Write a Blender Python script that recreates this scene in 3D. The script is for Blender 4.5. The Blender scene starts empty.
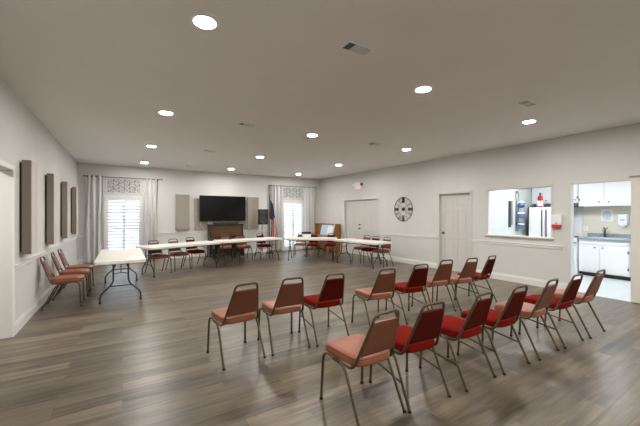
import bpy, math, random
from mathutils import Vector, Matrix
random.seed(4)
S = bpy.context.scene
C = S.collection
PI = math.pi
# ------------------------------------------------------------------ room
XL, XR, YB, YF, H = -1.15, 7.41, 11.915, -3.6, 3.05
T = .13
RAIL = .88

# ------------------------------------------------------------------ materials
def lin(c):
    return tuple((v/12.92 if v <= .04045 else ((v+.055)/1.055)**2.4) for v in [x/255 for x in c])
def mat(name, rgb, rough=.5, metal=0, noise=0, scale=40, bump=0, spec=.5, sheen=0, coat=0, stretch=None):
    m = bpy.data.materials.new(name); m.use_nodes = True
    nt = m.node_tree; b = nt.nodes['Principled BSDF']
    c = lin(rgb)
    b.inputs['Base Color'].default_value = (*c, 1)
    b.inputs['Roughness'].default_value = rough
    b.inputs['Metallic'].default_value = metal
    b.inputs['Specular IOR Level'].default_value = spec
    b.inputs['Sheen Weight'].default_value = sheen
    b.inputs['Coat Weight'].default_value = coat
    tc = nt.nodes.new('ShaderNodeTexCoord'); mp = nt.nodes.new('ShaderNodeMapping')
    nt.links.new(tc.outputs['Object'], mp.inputs['Vector'])
    if stretch: mp.inputs['Scale'].default_value = stretch
    nz = nt.nodes.new('ShaderNodeTexNoise'); nz.inputs['Scale'].default_value = scale
    nz.inputs['Detail'].default_value = 4
    nt.links.new(mp.outputs['Vector'], nz.inputs['Vector'])
    if noise:
        rp = nt.nodes.new('ShaderNodeValToRGB')
        rp.color_ramp.elements[0].position = .3; rp.color_ramp.elements[1].position = .7
        rp.color_ramp.elements[0].color = (*[v*(1-noise) for v in c], 1)
        rp.color_ramp.elements[1].color = (*[min(1, v*(1+noise)) for v in c], 1)
        nt.links.new(nz.outputs['Fac'], rp.inputs['Fac'])
        nt.links.new(rp.outputs['Color'], b.inputs['Base Color'])
    if bump:
        bp = nt.nodes.new('ShaderNodeBump'); bp.inputs['Strength'].default_value = bump
        bp.inputs['Distance'].default_value = .004
        nt.links.new(nz.outputs['Fac'], bp.inputs['Height'])
        nt.links.new(bp.outputs['Normal'], b.inputs['Normal'])
    return m
def emis(name, rgb, strength):
    m = bpy.data.materials.new(name); m.use_nodes = True
    b = m.node_tree.nodes['Principled BSDF']
    b.inputs['Base Color'].default_value = (*rgb, 1)
    b.inputs['Emission Color'].default_value = (*rgb, 1)
    b.inputs['Emission Strength'].default_value = strength
    return m
def glass(name):
    m = bpy.data.materials.new(name); m.use_nodes = True
    nt = m.node_tree; nt.nodes.clear()
    o = nt.nodes.new('ShaderNodeOutputMaterial'); mx = nt.nodes.new('ShaderNodeMixShader')
    tr = nt.nodes.new('ShaderNodeBsdfTransparent'); gl = nt.nodes.new('ShaderNodeBsdfGlossy')
    gl.inputs['Roughness'].default_value = .02; mx.inputs[0].default_value = .06
    nt.links.new(tr.outputs[0], mx.inputs[1]); nt.links.new(gl.outputs[0], mx.inputs[2])
    nt.links.new(mx.outputs[0], o.inputs['Surface'])
    return m
def plank_mat():
    m = bpy.data.materials.new('plank_floor'); m.use_nodes = True
    nt = m.node_tree; b = nt.nodes['Principled BSDF']; L = nt.links.new
    tc = nt.nodes.new('ShaderNodeTexCoord')
    br = nt.nodes.new('ShaderNodeTexBrick')
    br.offset = .37; br.offset_frequency = 2
    br.inputs['Scale'].default_value = 1
    br.inputs['Brick Width'].default_value = 1.22; br.inputs['Row Height'].default_value = .152
    br.inputs['Mortar Size'].default_value = .0012; br.inputs['Mortar Smooth'].default_value = .3
    br.inputs['Color1'].default_value = (0, 0, 0, 1); br.inputs['Color2'].default_value = (1, 1, 1, 1)
    br.inputs['Mortar'].default_value = (.0, .0, .0, 1)
    L(tc.outputs['Object'], br.inputs['Vector'])
    # grain, stretched along X, shifted from plank to plank
    sep = nt.nodes.new('ShaderNodeSeparateColor'); L(br.outputs['Color'], sep.inputs[0])
    ml = nt.nodes.new('ShaderNodeVectorMath'); ml.operation = 'SCALE'; ml.inputs[0].default_value = (7, 3, 5)
    L(sep.outputs[0], ml.inputs['Scale'])
    ad = nt.nodes.new('ShaderNodeVectorMath'); ad.operation = 'ADD'
    L(tc.outputs['Object'], ad.inputs[0]); L(ml.outputs[0], ad.inputs[1])
    mp = nt.nodes.new('ShaderNodeMapping'); mp.inputs['Scale'].default_value = (1.1, 11, 1)
    L(ad.outputs[0], mp.inputs['Vector'])
    n1 = nt.nodes.new('ShaderNodeTexNoise'); n1.inputs['Scale'].default_value = 1.5; n1.inputs['Detail'].default_value = 6
    n1.inputs['Distortion'].default_value = .6
    L(mp.outputs[0], n1.inputs['Vector'])
    mp2 = nt.nodes.new('ShaderNodeMapping'); mp2.inputs['Scale'].default_value = (3, 70, 1)
    L(ad.outputs[0], mp2.inputs['Vector'])
    n2 = nt.nodes.new('ShaderNodeTexNoise'); n2.inputs['Scale'].default_value = 2; n2.inputs['Detail'].default_value = 5
    L(mp2.outputs[0], n2.inputs['Vector'])
    def math_(op, a, bb):
        n = nt.nodes.new('ShaderNodeMath'); n.operation = op
        for i, v in enumerate((a, bb)):
            if isinstance(v, (int, float)): n.inputs[i].default_value = v
            else: L(v, n.inputs[i])
        return n.outputs[0]
    v = math_('ADD', math_('MULTIPLY', sep.outputs[0], .30), math_('MULTIPLY', n1.outputs['Fac'], .75))
    v = math_('ADD', v, math_('MULTIPLY', n2.outputs['Fac'], .30))
    rp = nt.nodes.new('ShaderNodeValToRGB'); e = rp.color_ramp.elements
    e[0].position = .38; e[0].color = (*lin((58, 50, 40)), 1)
    e[1].position = .98; e[1].color = (*lin((137, 125, 105)), 1)
    k = e.new(.66); k.color = (*lin((101, 91, 76)), 1)
    L(v, rp.inputs['Fac'])
    mx = nt.nodes.new('ShaderNodeMix'); mx.data_type = 'RGBA'
    L(br.outputs['Fac'], mx.inputs['Factor']); L(rp.outputs['Color'], mx.inputs['A'])
    mx.inputs['B'].default_value = (*lin((62, 54, 48)), 1)
    L(mx.outputs['Result'], b.inputs['Base Color'])
    rr = math_('ADD', math_('MULTIPLY', n2.outputs['Fac'], .14), .25)
    L(rr, b.inputs['Roughness'])
    bp = nt.nodes.new('ShaderNodeBump'); bp.inputs['Strength'].default_value = .12; bp.inputs['Distance'].default_value = .002
    L(math_('SUBTRACT', n2.outputs['Fac'], br.outputs['Fac']), bp.inputs['Height']); L(bp.outputs['Normal'], b.inputs['Normal'])
    return m
M = dict(
 wall=mat('wall_paint', (215, 214, 210), .75, noise=.015, scale=3, bump=.03),
 ceiling=mat('ceiling_paint', (233, 231, 227), .9, noise=.01, scale=3),
 trim=mat('trim_paint', (232, 230, 225), .4, noise=.01),
 door=mat('door_paint', (212, 209, 203), .5, noise=.01),
 white=mat('white_enamel', (240, 241, 242), .35, noise=.01),
 plastic=mat('white_plastic', (226, 222, 212), .45, noise=.02, scale=80),
 tube=mat('bronze_tube', (99, 88, 70), .36, metal=.75, noise=.12, scale=60),
 graytube=mat('grey_tube', (70, 72, 76), .4, metal=.6, noise=.08),
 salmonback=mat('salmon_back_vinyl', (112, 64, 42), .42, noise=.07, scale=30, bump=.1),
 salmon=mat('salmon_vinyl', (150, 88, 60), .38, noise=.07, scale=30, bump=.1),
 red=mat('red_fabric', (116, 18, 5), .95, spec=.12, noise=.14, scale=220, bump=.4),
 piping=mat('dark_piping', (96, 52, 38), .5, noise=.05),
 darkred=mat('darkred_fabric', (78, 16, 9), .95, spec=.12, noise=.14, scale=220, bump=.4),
 rubber=mat('rubber', (40, 35, 31), .8, noise=.1),
 felt=mat('panel_fabric', (160, 152, 139), .95, noise=.06, scale=300, bump=.3),
 feltshaded=mat('panel_fabric_shaded', (136, 129, 115), .95, noise=.06, scale=300, bump=.3),  # panel fabric darkened to paint in the shaded sides, left wall
 feltlit=mat('panel_fabric_lit', (205, 201, 194), .95, noise=.03, scale=300, bump=.2),  # same fabric lightened to paint in grazing light on the fronts
 curtain=mat('curtain_fabric', (214, 214, 212), .9, noise=.03, scale=200, bump=.2, sheen=.2),
 rod=mat('dark_metal', (60, 58, 58), .4, metal=.8, noise=.05),
 carved=mat('carved_grey', (216, 216, 213), .6, noise=.04),
 carvedback=mat('carved_back', (130, 130, 126), .8, noise=.04),
 black=mat('black_plastic', (18, 18, 19), .35, noise=.1),
 screen=mat('tv_glass', (8, 8, 9), .16, noise=.1, scale=2, spec=.25),
 cone=mat('speaker_cone', (62, 62, 66), .6, noise=.1),
 grille=mat('grille', (50, 50, 52), .6, noise=.3, scale=400),
 wood=mat('piano_wood', (86, 62, 32), .35, noise=.22, scale=6, stretch=(1, 1, 8), coat=.2),
 wooddark=mat('piano_dark', (50, 34, 24), .35, noise=.2, scale=6, stretch=(1, 1, 8), coat=.2),
 woodlight=mat('organ_wood', (150, 98, 46), .4, noise=.2, scale=6, stretch=(8, 1, 1), coat=.2),
 key=mat('ivory', (235, 230, 218), .3, noise=.02),
 paleblue=mat('pale_blue_card', (190, 212, 232), .5, noise=.03),
 flagred=mat('flag_red', (178, 28, 42), .8, noise=.08),
 flagblue=mat('flag_blue', (34, 42, 78), .8, noise=.1),
 flagwhite=mat('flag_white', (225, 222, 220), .8, noise=.03),
 brass=mat('brass', (190, 150, 70), .3, metal=.9, noise=.05),
 chrome=mat('chrome', (190, 192, 195), .2, metal=1, noise=.03),
 granite=mat('granite', (148, 160, 172), .3, noise=.45, scale=60),
 tile=mat('kitchen_tile', (214, 219, 222), .35, noise=.04, scale=4),
 kwall=mat('kitchen_wall', (222, 218, 202), .7, noise=.02, scale=3),
 kside=mat('kitchen_side_wall', (214, 220, 218), .7, noise=.02, scale=3),
 darkgrey=mat('dark_grey', (58, 62, 66), .5, noise=.08),
 steel=mat('steel', (150, 154, 158), .3, metal=.9, noise=.06, stretch=(1, 1, 20)),
 extred=mat('extinguisher_red', (200, 22, 30), .35, noise=.05),
 alarmred=mat('alarm_red', (205, 40, 28), .4, noise=.05),
 paper=mat('paper', (240, 240, 238), .7, noise=.01),
 ink=mat('blue_ink', (120, 140, 175), .7, noise=.1),
 exitred=emis('exit_letters', (1, .32, .36), .8),
 clock=mat('clock_iron', (62, 58, 52), .6, metal=.3, noise=.25, scale=30),
 blueware=mat('blue_ware', (88, 106, 150), .4, noise=.35, scale=40),
 glass=glass('window_glass'),
 lamp=emis('lamp_lens', (1, .968, .935), 480),
 klamp=emis('kitchen_lens', (.93, .97, 1), 29),
 floor=plank_mat(),
)

# ------------------------------------------------------------------ mesh builder
class MB:
    def __init__(s): s.v = []; s.f = []
    def add(s, vs, fs, m=None):
        o = len(s.v)
        s.v += [tuple(m @ Vector(p)) if m else tuple(p) for p in vs]
        s.f += [tuple(i+o for i in f) for f in fs]; return s
    def box(s, x0, x1, y0, y1, z0, z1, m=None):
        vs = [(x, y, z) for z in (z0, z1) for y in (y0, y1) for x in (x0, x1)]
        return s.add(vs, [(0,2,3,1),(4,5,7,6),(0,1,5,4),(2,6,7,3),(0,4,6,2),(1,3,7,5)], m)
    def prism(s, pts, axis, a0, a1, m=None):
        """pts: 2D outline in the other two axes (cyclic order), extruded along axis"""
        n = len(pts); vs = []
        for a in (a0, a1):
            for p, q in pts:
                vs.append({'x': (a, p, q), 'y': (p, a, q), 'z': (p, q, a)}[axis])
        fs = [tuple(range(n))[::-1], tuple(range(n, 2*n))] + [(i, (i+1) % n, n+(i+1) % n, n+i) for i in range(n)]
        return s.add(vs, fs, m)
    def tube(s, path, r, seg=8, closed=False, m=None):
        P = [Vector(p) for p in path]; n = len(P); vs = []; fs = []
        prev = None
        for i, p in enumerate(P):
            if closed: t = (P[(i+1) % n]-P[i-1]).normalized()
            else: t = (P[min(i+1, n-1)]-P[max(i-1, 0)]).normalized()
            if prev is None:
                u = t.orthogonal().normalized()
            else:
                u = (prev - t*prev.dot(t))
                u = u.normalized() if u.length > 1e-6 else t.orthogonal().normalized()
            prev = u; w = t.cross(u)
            rr = r[i] if isinstance(r, (list, tuple)) else r
            for k in range(seg):
                a = 2*PI*k/seg; vs.append(p+(u*math.cos(a)+w*math.sin(a))*rr)
        m_ = n if closed else n-1
        for i in range(m_):
            j = (i+1) % n
            for k in range(seg):
                l = (k+1) % seg; fs.append((i*seg+k, i*seg+l, j*seg+l, j*seg+k))
        if not closed: fs += [tuple(range(seg))[::-1], tuple((n-1)*seg+k for k in range(seg))]
        return s.add(vs, fs, m)
    def lathe(s, prof, c=(0,0,0), seg=24, m=None, axis='z'):
        vs = []; fs = []; n = len(prof)
        for r, h in prof:
            for k in range(seg):
                a = 2*PI*k/seg; x, y = r*math.cos(a), r*math.sin(a)
                q = {'z': (x, y, h), 'x': (h, x, y), 'y': (y, h, x)}[axis]
                vs.append((c[0]+q[0], c[1]+q[1], c[2]+q[2]))
        for i in range(n-1):
            for k in range(seg):
                l = (k+1) % seg; fs.append((i*seg+k, i*seg+l, (i+1)*seg+l, (i+1)*seg+k))
        fs += [tuple(range(seg))[::-1], tuple((n-1)*seg+k for k in range(seg))]
        return s.add(vs, fs, m)
    def grid(s, fn, nu, nv, m=None):
        vs = [fn(i/nu, j/nv) for j in range(nv+1) for i in range(nu+1)]
        fs = [(j*(nu+1)+i, j*(nu+1)+i+1, (j+1)*(nu+1)+i+1, (j+1)*(nu+1)+i) for j in range(nv) for i in range(nu)]
        return s.add(vs, fs, m)
    def build(s, name, material, parent=None, bevel=0, smooth=True, solid=0, sub=0, loc=None, segs=2):
        me = bpy.data.meshes.new(name); me.from_pydata(s.v, [], s.f); me.validate(); me.update()
        import bmesh
        bm = bmesh.new(); bm.from_mesh(me); bmesh.ops.recalc_face_normals(bm, faces=bm.faces); bm.to_mesh(me); bm.free()
        if smooth:
            me.shade_smooth(); me.set_sharp_from_angle(angle=math.radians(38))
        mats = material if isinstance(material, (list, tuple)) else [material]
        for mm in mats: me.materials.append(mm)
        o = bpy.data.objects.new(name, me); C.objects.link(o)
        if parent: o.parent = parent
        if loc: o.location = loc
        if solid:
            q = o.modifiers.new('solid', 'SOLIDIFY'); q.thickness = solid; q.offset = 0
        if bevel:
            q = o.modifiers.new('bevel', 'BEVEL'); q.width = bevel; q.segments = segs; q.limit_method = 'ANGLE'
        if sub:
            q = o.modifiers.new('sub', 'SUBSURF'); q.levels = sub; q.render_levels = sub
        return o
def tag(o, label=None, cat=None, group=None, kind=None):
    if label: o['label'] = label
    if cat: o['category'] = cat
    if group: o['group'] = group
    if kind: o['kind'] = kind
    return o
def empty(name, loc=(0,0,0), rz=0, **k):
    o = bpy.data.objects.new(name, None); C.objects.link(o); o.location = loc; o.rotation_euler = (0, 0, rz)
    o.empty_display_size = .1
    return tag(o, **k)
def copy_tree(o, parent=None):
    c = o.copy(); C.objects.link(c); c.parent = parent
    for ch in o.children: copy_tree(ch, c)
    return c
def arc(cx, cz, r, a0, a1, n):
    return [(cx+r*math.cos(a0+(a1-a0)*i/n), cz+r*math.sin(a0+(a1-a0)*i/n)) for i in range(n+1)]
def fillet(pts, rad, n=5):
    """round the interior corners of a 3D polyline"""
    P = [Vector(p) for p in pts]; out = [P[0]]
    for i in range(1, len(P)-1):
        a, b, c = P[i-1], P[i], P[i+1]
        r = rad[i-1] if isinstance(rad, (list, tuple)) else rad
        u = (a-b); w = (c-b); d = min(r, u.length*.49, w.length*.49)
        s, e = b+u.normalized()*d, b+w.normalized()*d
        for k in range(n+1):
            t = k/n; out.append(s*(1-t)**2 + b*2*t*(1-t) + e*t*t)
    out.append(P[-1]); return out

# ------------------------------------------------------------------ setting
def holes_mb(axis, p0, p1, a0, a1, z0, z1, holes):
    """wall slab; axis 'x': plane normal x, runs along y"""
    A = sorted({a0, a1, *[h[0] for h in holes], *[h[1] for h in holes]})
    Z = sorted({z0, z1, *[h[2] for h in holes], *[h[3] for h in holes]})
    mb = MB()
    for i in range(len(A)-1):
        run = None
        for j in range(len(Z)-1):
            ca, cz = (A[i]+A[i+1])/2, (Z[j]+Z[j+1])/2
            solid = not any(h[0] < ca < h[1] and h[2] < cz < h[3] for h in holes)
            if solid:
                if run is None: run = Z[j]
            if run is not None and (not solid or j == len(Z)-2):
                top = Z[j] if not solid else Z[j+1]
                if axis == 'x': mb.box(p0, p1, A[i], A[i+1], run, top)
                else: mb.box(A[i], A[i+1], p0, p1, run, top)
                run = None
    return mb
ST = dict(kind='structure')
D2 = (8.16, 10.08); D3 = (4.78, 5.68); PW = (3.0, 4.31); KO = (1.80, 2.67); D1 = (4.45, 5.31)
W1 = (-.40, .49); W2 = (5.66, 6.53)
WZ = (.10, 2.0)
tag(MB().box(XL-T, XR+T+.1, YF-T, YB+T, -.12, 0).build('floor', M['floor'], smooth=False), **ST)
tag(MB().box(XL-T, XR+T, YF-T, YB+T, H, H+.12).build('ceiling', M['ceiling'], smooth=False), **ST)
tag(holes_mb('x', XL-T, XL, YF-T, YB+T, 0, H, [(D1[0], D1[1], 0, 2.05)]).build('wall_left', M['wall'], smooth=False), **ST)
tag(holes_mb('x', XR, XR+T, YF-T, YB+T, 0, H, [(D2[0], D2[1], 0, 2.04), (D3[0], D3[1], 0, 2.05),
      (PW[0], PW[1], 1.03, 2.08), (KO[0], KO[1], 0, 2.10)]).build('wall_right', M['wall'], smooth=False), **ST)
tag(holes_mb('y', YB, YB+T, XL, XR, 0, H, [(W1[0], W1[1], *WZ), (W2[0], W2[1], *WZ)]).build('wall_back', M['wall'], smooth=False), **ST)
tag(MB().box(XL, XR, YF-T, YF, 0, H).build('wall_front', M['wall'], smooth=False), **ST)

def moulding(axis, at, sgn, runs, z0, z1, d, name):
    mb = MB(); hh = z1-z0
    if name.startswith('baseboard'): prof = [(0, z0), (d, z0), (d, z0+hh*.72), (d*.6, z0+hh*.86), (d*.55, z1), (0, z1)]
    else: prof = [(0, z0), (d*.5, z0), (d*.65, z0+hh*.35), (d*.6, z0+hh*.6), (d, z0+hh*.78), (d, z1), (0, z1)]
    for a, b in runs:
        if axis == 'x': mb.prism([(at+sgn*p, q) for p, q in prof], 'y', a, b)
        else: mb.prism([(at+sgn*p, q) for p, q in prof], 'x', a, b)
    return tag(mb.build(name, M['trim'], smooth=False), **ST)
moulding('x', XL, 1, [(D1[1]+.065, YB)], 0, .15, .018, 'baseboard_left')
moulding('x', XR, -1, [(D2[1]+.07, YB-.02), (D3[1]+.07, D2[0]-.13), (KO[1]+.03, D3[0]-.07)], 0, .155, .018, 'baseboard_right')
moulding('y', YB, -1, [(XL+.02, W1[0]-.09), (W1[1]+.09, W2[0]-.09), (W2[1]+.09, XR-.02)], 0, .15, .018, 'baseboard_back')
moulding('x', XL, 1, [(D1[1]+.065, YB)], RAIL-.072, RAIL, .028, 'trim_1')
moulding('x', XR, -1, [(D3[1]+.07, D2[0]-.13), (2.78, D3[0]-.07)], RAIL-.072, RAIL, .028, 'trim_2')
moulding('y', YB, -1, [(XL+.03, W1[0]-.09), (W1[1]+.09, W2[0]-.09), (W2[1]+.09, XR-.03)], RAIL-.072, RAIL, .028, 'trim_3')

def casing_x(x, sgn, y0, y1, zt, w, d, name, mt='door', sides=(1, 1)):
    mb = MB(); xa, xb = sorted((x, x+sgn*d))
    if sides[0]: mb.box(xa, xb, y0-w, y0, 0, zt+w)
    if sides[1]: mb.box(xa, xb, y1, y1+w, 0, zt+w)
    mb.box(xa, xb, y0, y1, zt, zt+w)
    return tag(mb.build(name, M[mt], bevel=.004, smooth=False), **ST)
casing_x(XR, -1, D2[0], D2[1], 2.04, .065, .012, 'trim_4', 'wall')
casing_x(XR, -1, D3[0], D3[1], 2.05, .065, .015, 'trim_5')
casing_x(XL, 1, D1[0], D1[1], 2.05, .06, .018, 'trim_6', 'trim')
casing_x(XR, -1, KO[0], KO[1], 2.10, .03, .012, 'trim_7', 'wall')

def leaf_mb(w, h, th, panels=True):
    """six panel door leaf in local x 0..w, z 0..h, face at y=0 (front) to y=th"""
    mb = MB(); mb.box(0, w, .012, th-.012, 0, h)
    st = .11*w/.86+.02; mid = .1
    rows = [(0, .22), (.86, 1.0), (1.60, 1.70), (h-.12, h)]
    for y0, y1 in ((0, .012), (th-.012, th)):
        mb.box(0, st, y0, y1, 0, h); mb.box(w-st, w, y0, y1, 0, h); [mb.box(w/2-mid/2, w/2+mid/2, y0, y1, p, q) for p, q in ((.22, .86), (1.0, 1.60), (1.70, h-.12))]
        for a, b in rows:
            mb.box(st, w-st, y0, y1, a, b)
        for (za, zb) in ((.22, .86), (1.0, 1.60), (1.70, h-.12)):
            for (xa, xb) in ((st, w/2-mid/2), (w/2+mid/2, w-st)):
                g = .035
                ya, yb = (.004, .012) if y0 == 0 else (th-.012, th-.004)
                mb.box(xa+g, xb-g, ya, yb, za+g, zb-g)
    return mb
def knob(parent, x, z, y=0, r=.027, name='door_knob'):
    mb = MB().lathe([(.03, 0), (.03, -.006), (.012, -.01), (.012, -.035), (r, -.042), (r*1.05, -.055), (r*.6, -.066)], (x, y, z), 16, axis='y')
    return mb.build(name, M['darkgrey'], parent)
def door(n, loc, rz, leaves, h, knobs, mt='door', lab=None):
    e = empty('door_%d' % n, loc, rz, **ST)
    x = 0
    for w in leaves:
        o = leaf_mb(w-.006, h, .04).build('door_leaf', M[mt], e, bevel=.003, smooth=False); o.location = (x+.003, 0, .001); x += w
    for kx, kz, r in knobs: knob(e, kx, kz, r=r)
    return e
# on the right wall: local +x -> world -Y, front (-y local) -> world -X   (rz=-90deg)
door(2, (XR+.08, D2[1], 0), -PI/2, [(D2[1]-D2[0])/2]*2, 2.03, [(.86, .98, .024), (.86, 1.12, .02)])
door(3, (XR+.08, D3[1], 0), -PI/2, [D3[1]-D3[0]], 2.04, [(.08, 1.0, .027)])
# left doorway: leaf swung open into the hallway, facing the camera
door(1, (XL-T-.88, D1[1]-.05, 0), 0, [.86], 2.03, [(.07, .98, .027)], 'plastic')
mb = MB()
mb.box(XL-1.5, XL-1.4, 3.2, 6.0, 0, 2.5).box(XL-1.4, XL-T, 3.1, 3.2, 0, 2.5).box(XL-1.4, XL-T, 6.0, 6.1, 0, 2.5)
tag(mb.build('wall_light_block_left', M['wall'], smooth=False), **ST)  # unseen enclosure added beyond the doorway to keep world light out
tag(MB().box(XL-1.5, XL-T, 3.1, 6.1, 2.5, 2.6).build('ceiling_light_block_left', M['ceiling'], smooth=False), **ST)  # unseen top of the same light-blocking enclosure
tag(MB().box(XL-1.5, XL-T, 3.1, 6.1, -.12, 0).build('floor_hallway', M['floor'], smooth=False), **ST)
# flush leaf standing open against the wall right of the kitchen doorway
e = empty('door_4', (XR-.002, KO[0]-.005, 0), -PI/2, **ST)
MB().box(0, .88, -.04, -.004, .012, 2.13).build('door_leaf', M['plastic'], e, bevel=.003, smooth=False)
MB().box(-.02, .9, -.05, -.004, 2.145, 2.165).build('door_track', M['steel'], e, smooth=False)

tag(MB().box(XR+T+.001, XR+T+.06, D2[0]-.1, D2[1]+.1, 0, 2.2).build('wall_light_block_double', M['wall'], smooth=False), **ST)  # unseen slab added behind the double door to stop light leaks
tag(MB().box(XR+T+.001, XR+T+.06, D3[0]-.1, D3[1]+.1, 0, 2.2).build('wall_light_block_single', M['wall'], smooth=False), **ST)  # unseen slab added behind the single door to stop light leaks
# ------------------------------------------------------------------ windows
def window(n, x0, x1):
    w = x1-x0; z0, z1 = WZ
    e = empty('window_%d' % n, (x0, YB, 0), 0, **ST)
    mb = MB(); c = .075
    mb.box(-c, 0, -.02, 0, 0.0, z1+c).box(w, w+c, -.02, 0, 0.0, z1+c).box(0, w, -.02, 0, z1, z1+c)
    mb.box(-c-.02, w+c+.02, -.035, 0, z1+c, z1+c+.03)
    mb.box(0, w, -.03, .0, 0, z0)
    mb.build('window_frame', M['trim'], e, bevel=.004, smooth=False)
    MB().box(.0, w, .1, .106, z0, z1).build('window_pane', M['glass'], e, smooth=False)
    mb = MB()
    mb.box(0, .03, .09, .12, z0, z1).box(w-.03, w, .09, .12, z0, z1).box(.03, w-.03, .09, .12, (z0+z1)/2-.02, (z0+z1)/2+.02)
    mb.build('window_sash', M['white'], e, smooth=False)
    lw = w/2-.002
    for k in range(2):
        xo = k*w/2+.001; mb = MB(); s = .038
        za, zb = z0+.004, z1-.004
        mb.box(xo, xo+s, .002, .032, za, zb).box(xo+lw-s, xo+lw, .002, .032, za, zb)
        for a, b in ((za, za+.09), (zb-.07, zb), (1.02, 1.08)): mb.box(xo+s, xo+lw-s, .002, .032, a, b)
        for lo, hi in ((za+.09, 1.02), (1.08, zb-.07)):
            nn = round((hi-lo)/.108)
            for i in range(nn):
                zc = lo+(hi-lo)*(i+.5)/nn
                m = Matrix.Translation((xo+lw/2, .017, zc)) @ Matrix.Rotation(math.radians(-40), 4, 'X')
                mb.box(-lw/2+s, lw/2-s, -.044, .044, -.0045, .0045, m)
        mb.tube([(xo+lw/2, -.034, za+.14), (xo+lw/2, -.034, .99)], .005, 6).tube([(xo+lw/2, -.034, 1.1), (xo+lw/2, -.034, zb-.1)], .005, 6)
        mb.build('shutter', M['white'], e, smooth=False)
    return e
window(1, *W1); window(2, *W2)

def carved_panel(x0, x1, z0, z1, label):
    w, h = x1-x0, z1-z0
    e = empty('carved_panel', (x0, YB, z0), label=label, cat='wall panel', group='carved panels above the windows')
    mb = MB(); f = .05
    mb.box(0, w, -.03, 0, 0, f).box(0, w, -.03, 0, h-f, h).box(0, f, -.03, 0, f, h-f).box(w-f, w, -.03, 0, f, h-f)
    mb.build('frame', M['carved'], e, bevel=.005, smooth=False)
    MB().box(f, w-f, -.008, 0, f, h-f).build('backing', M['carvedback'], e, smooth=False)
    mb = MB(); nx, nz = 6, 3
    gw, gh = (w-2*f)/nx, (h-2*f)/nz
    for i in range(nx):
        for j in range(nz):
            cx, cz = f+gw*(i+.5), f+gh*(j+.5); r = min(gw, gh)*.5
            sg = 1 if (i+j) % 2 else -1
            path = []
            for t in range(19):          # acanthus-like scroll
                a = sg*(t/18*4.6*PI/1.6) + (0 if j % 2 else PI)
                rr = r*(1.02-.75*t/18); path.append((cx+rr*math.cos(a), -.018, cz+rr*math.sin(a)))
            mb.tube(path, .014, 5)
            for a in (.6, 2.2, 3.9, 5.4):
                mb.tube([(cx+r*.9*math.cos(a), -.016, cz+r*.9*math.sin(a)), (cx+r*1.15*math.cos(a+.3), -.02, cz+r*1.15*math.sin(a+.3)), (cx+r*1.3*math.cos(a+.1), -.016, cz+r*1.3*math.sin(a+.1))], [.003, .011, .003], 5)
    mb.build('scrollwork', M['carved'], e)
carved_panel(-.44, .54, 2.15, 2.65, 'pale grey carved scrollwork panel above the left window')
carved_panel(5.58, 6.58, 2.15, 2.65, 'pale grey carved scrollwork panel above the right window near the corner')

# ------------------------------------------------------------------ curtains
def curtain(x0, x1, folds, label, yo=-.115, zt=2.70):
    def fn(u, v):
        z = zt-(zt-.02)*v
        w = (x1-x0)*(1+.06*v); xc = (x0+x1)/2
        x = xc+(u-.5)*w + .012*math.sin(v*5+u*9)
        y = YB+yo + (.055+.012*v)*math.sin(u*folds*2*PI+.4*math.sin(v*3)) + .008*math.sin(u*folds*5+v*4)*v
        return (x, y, z)
    e = empty('curtain', ((x0+x1)/2, YB+yo, .02), label=label, cat='curtain', group='pale grey grommet curtains')
    mb = MB(); ox, oy = (x0+x1)/2, YB+yo
    mb.grid(lambda u, v: (lambda p: (p[0]-ox, p[1]-oy, p[2]-.02))(fn(u, v)), int(folds*14), 30)
    mb.build('drape', M['curtain'], e, solid=.004)
    for k in range(int(folds*2)):
        u = (k+.5)/(folds*2)
        u = (k+.0)/(folds*2)+.004 if k else .02
        p = fn(u, .02)
        m = Matrix.Translation((p[0]-ox, 0, 2.66-.02)) @ Matrix.Rotation(PI/2+.6*(-1)**k, 4, 'Z')
        pth = [(.0, .022*math.cos(a*PI/6), .022*math.sin(a*PI/6)) for a in range(12)]
        MB().tube([(q[1], q[0], q[2]) for q in pth], .004, 5, True, m=Matrix.Translation((p[0]-ox, p[1]-oy, 2.64)) @ Matrix.Rotation(.9*(-1)**k, 4, 'Z')).build('grommet', M['rod'], e)
curtain(-.95, -.50, 3.5, 'pale grey curtain hanging left of the left window, next to the left wall')
curtain(.57, .97, 3, 'pale grey curtain hanging right of the left window, beside the folding tables')
curtain(4.99, 5.52, 4, 'pale grey curtain hanging left of the right window, behind the flag')
curtain(6.55, 7.06, 4, 'pale grey curtain hanging right of the right window, next to the corner')
def rod(x0, x1, label):
    e = empty('curtain_rod', ((x0+x1)/2, YB, 2.66), label=label, cat='curtain rod', group='dark curtain rods'); L = (x1-x0)/2
    MB().tube([(-L, -.115, 0), (L, -.115, 0)], .011, 10).build('pole', M['rod'], e)
    for s in (-1, 1):
        MB().lathe([(.005, 0), (.018, .008), (.021, .022), (.014, .036), (.003, .042)], (s*L, -.115, 0), 12, axis='x', m=None).build('finial', M['rod'], e)
        MB().box(s*(L-.1)-.008, s*(L-.1)+.008, -.12, 0, -.02, -.008).box(s*(L-.1)-.015, s*(L-.1)+.015, -.006, 0, -.05, .03).build('bracket', M['rod'], e)
rod(-1.0, 1.10, 'dark metal curtain rod over the left window')
rod(4.95, 7.12, 'dark metal curtain rod over the right window')

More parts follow.
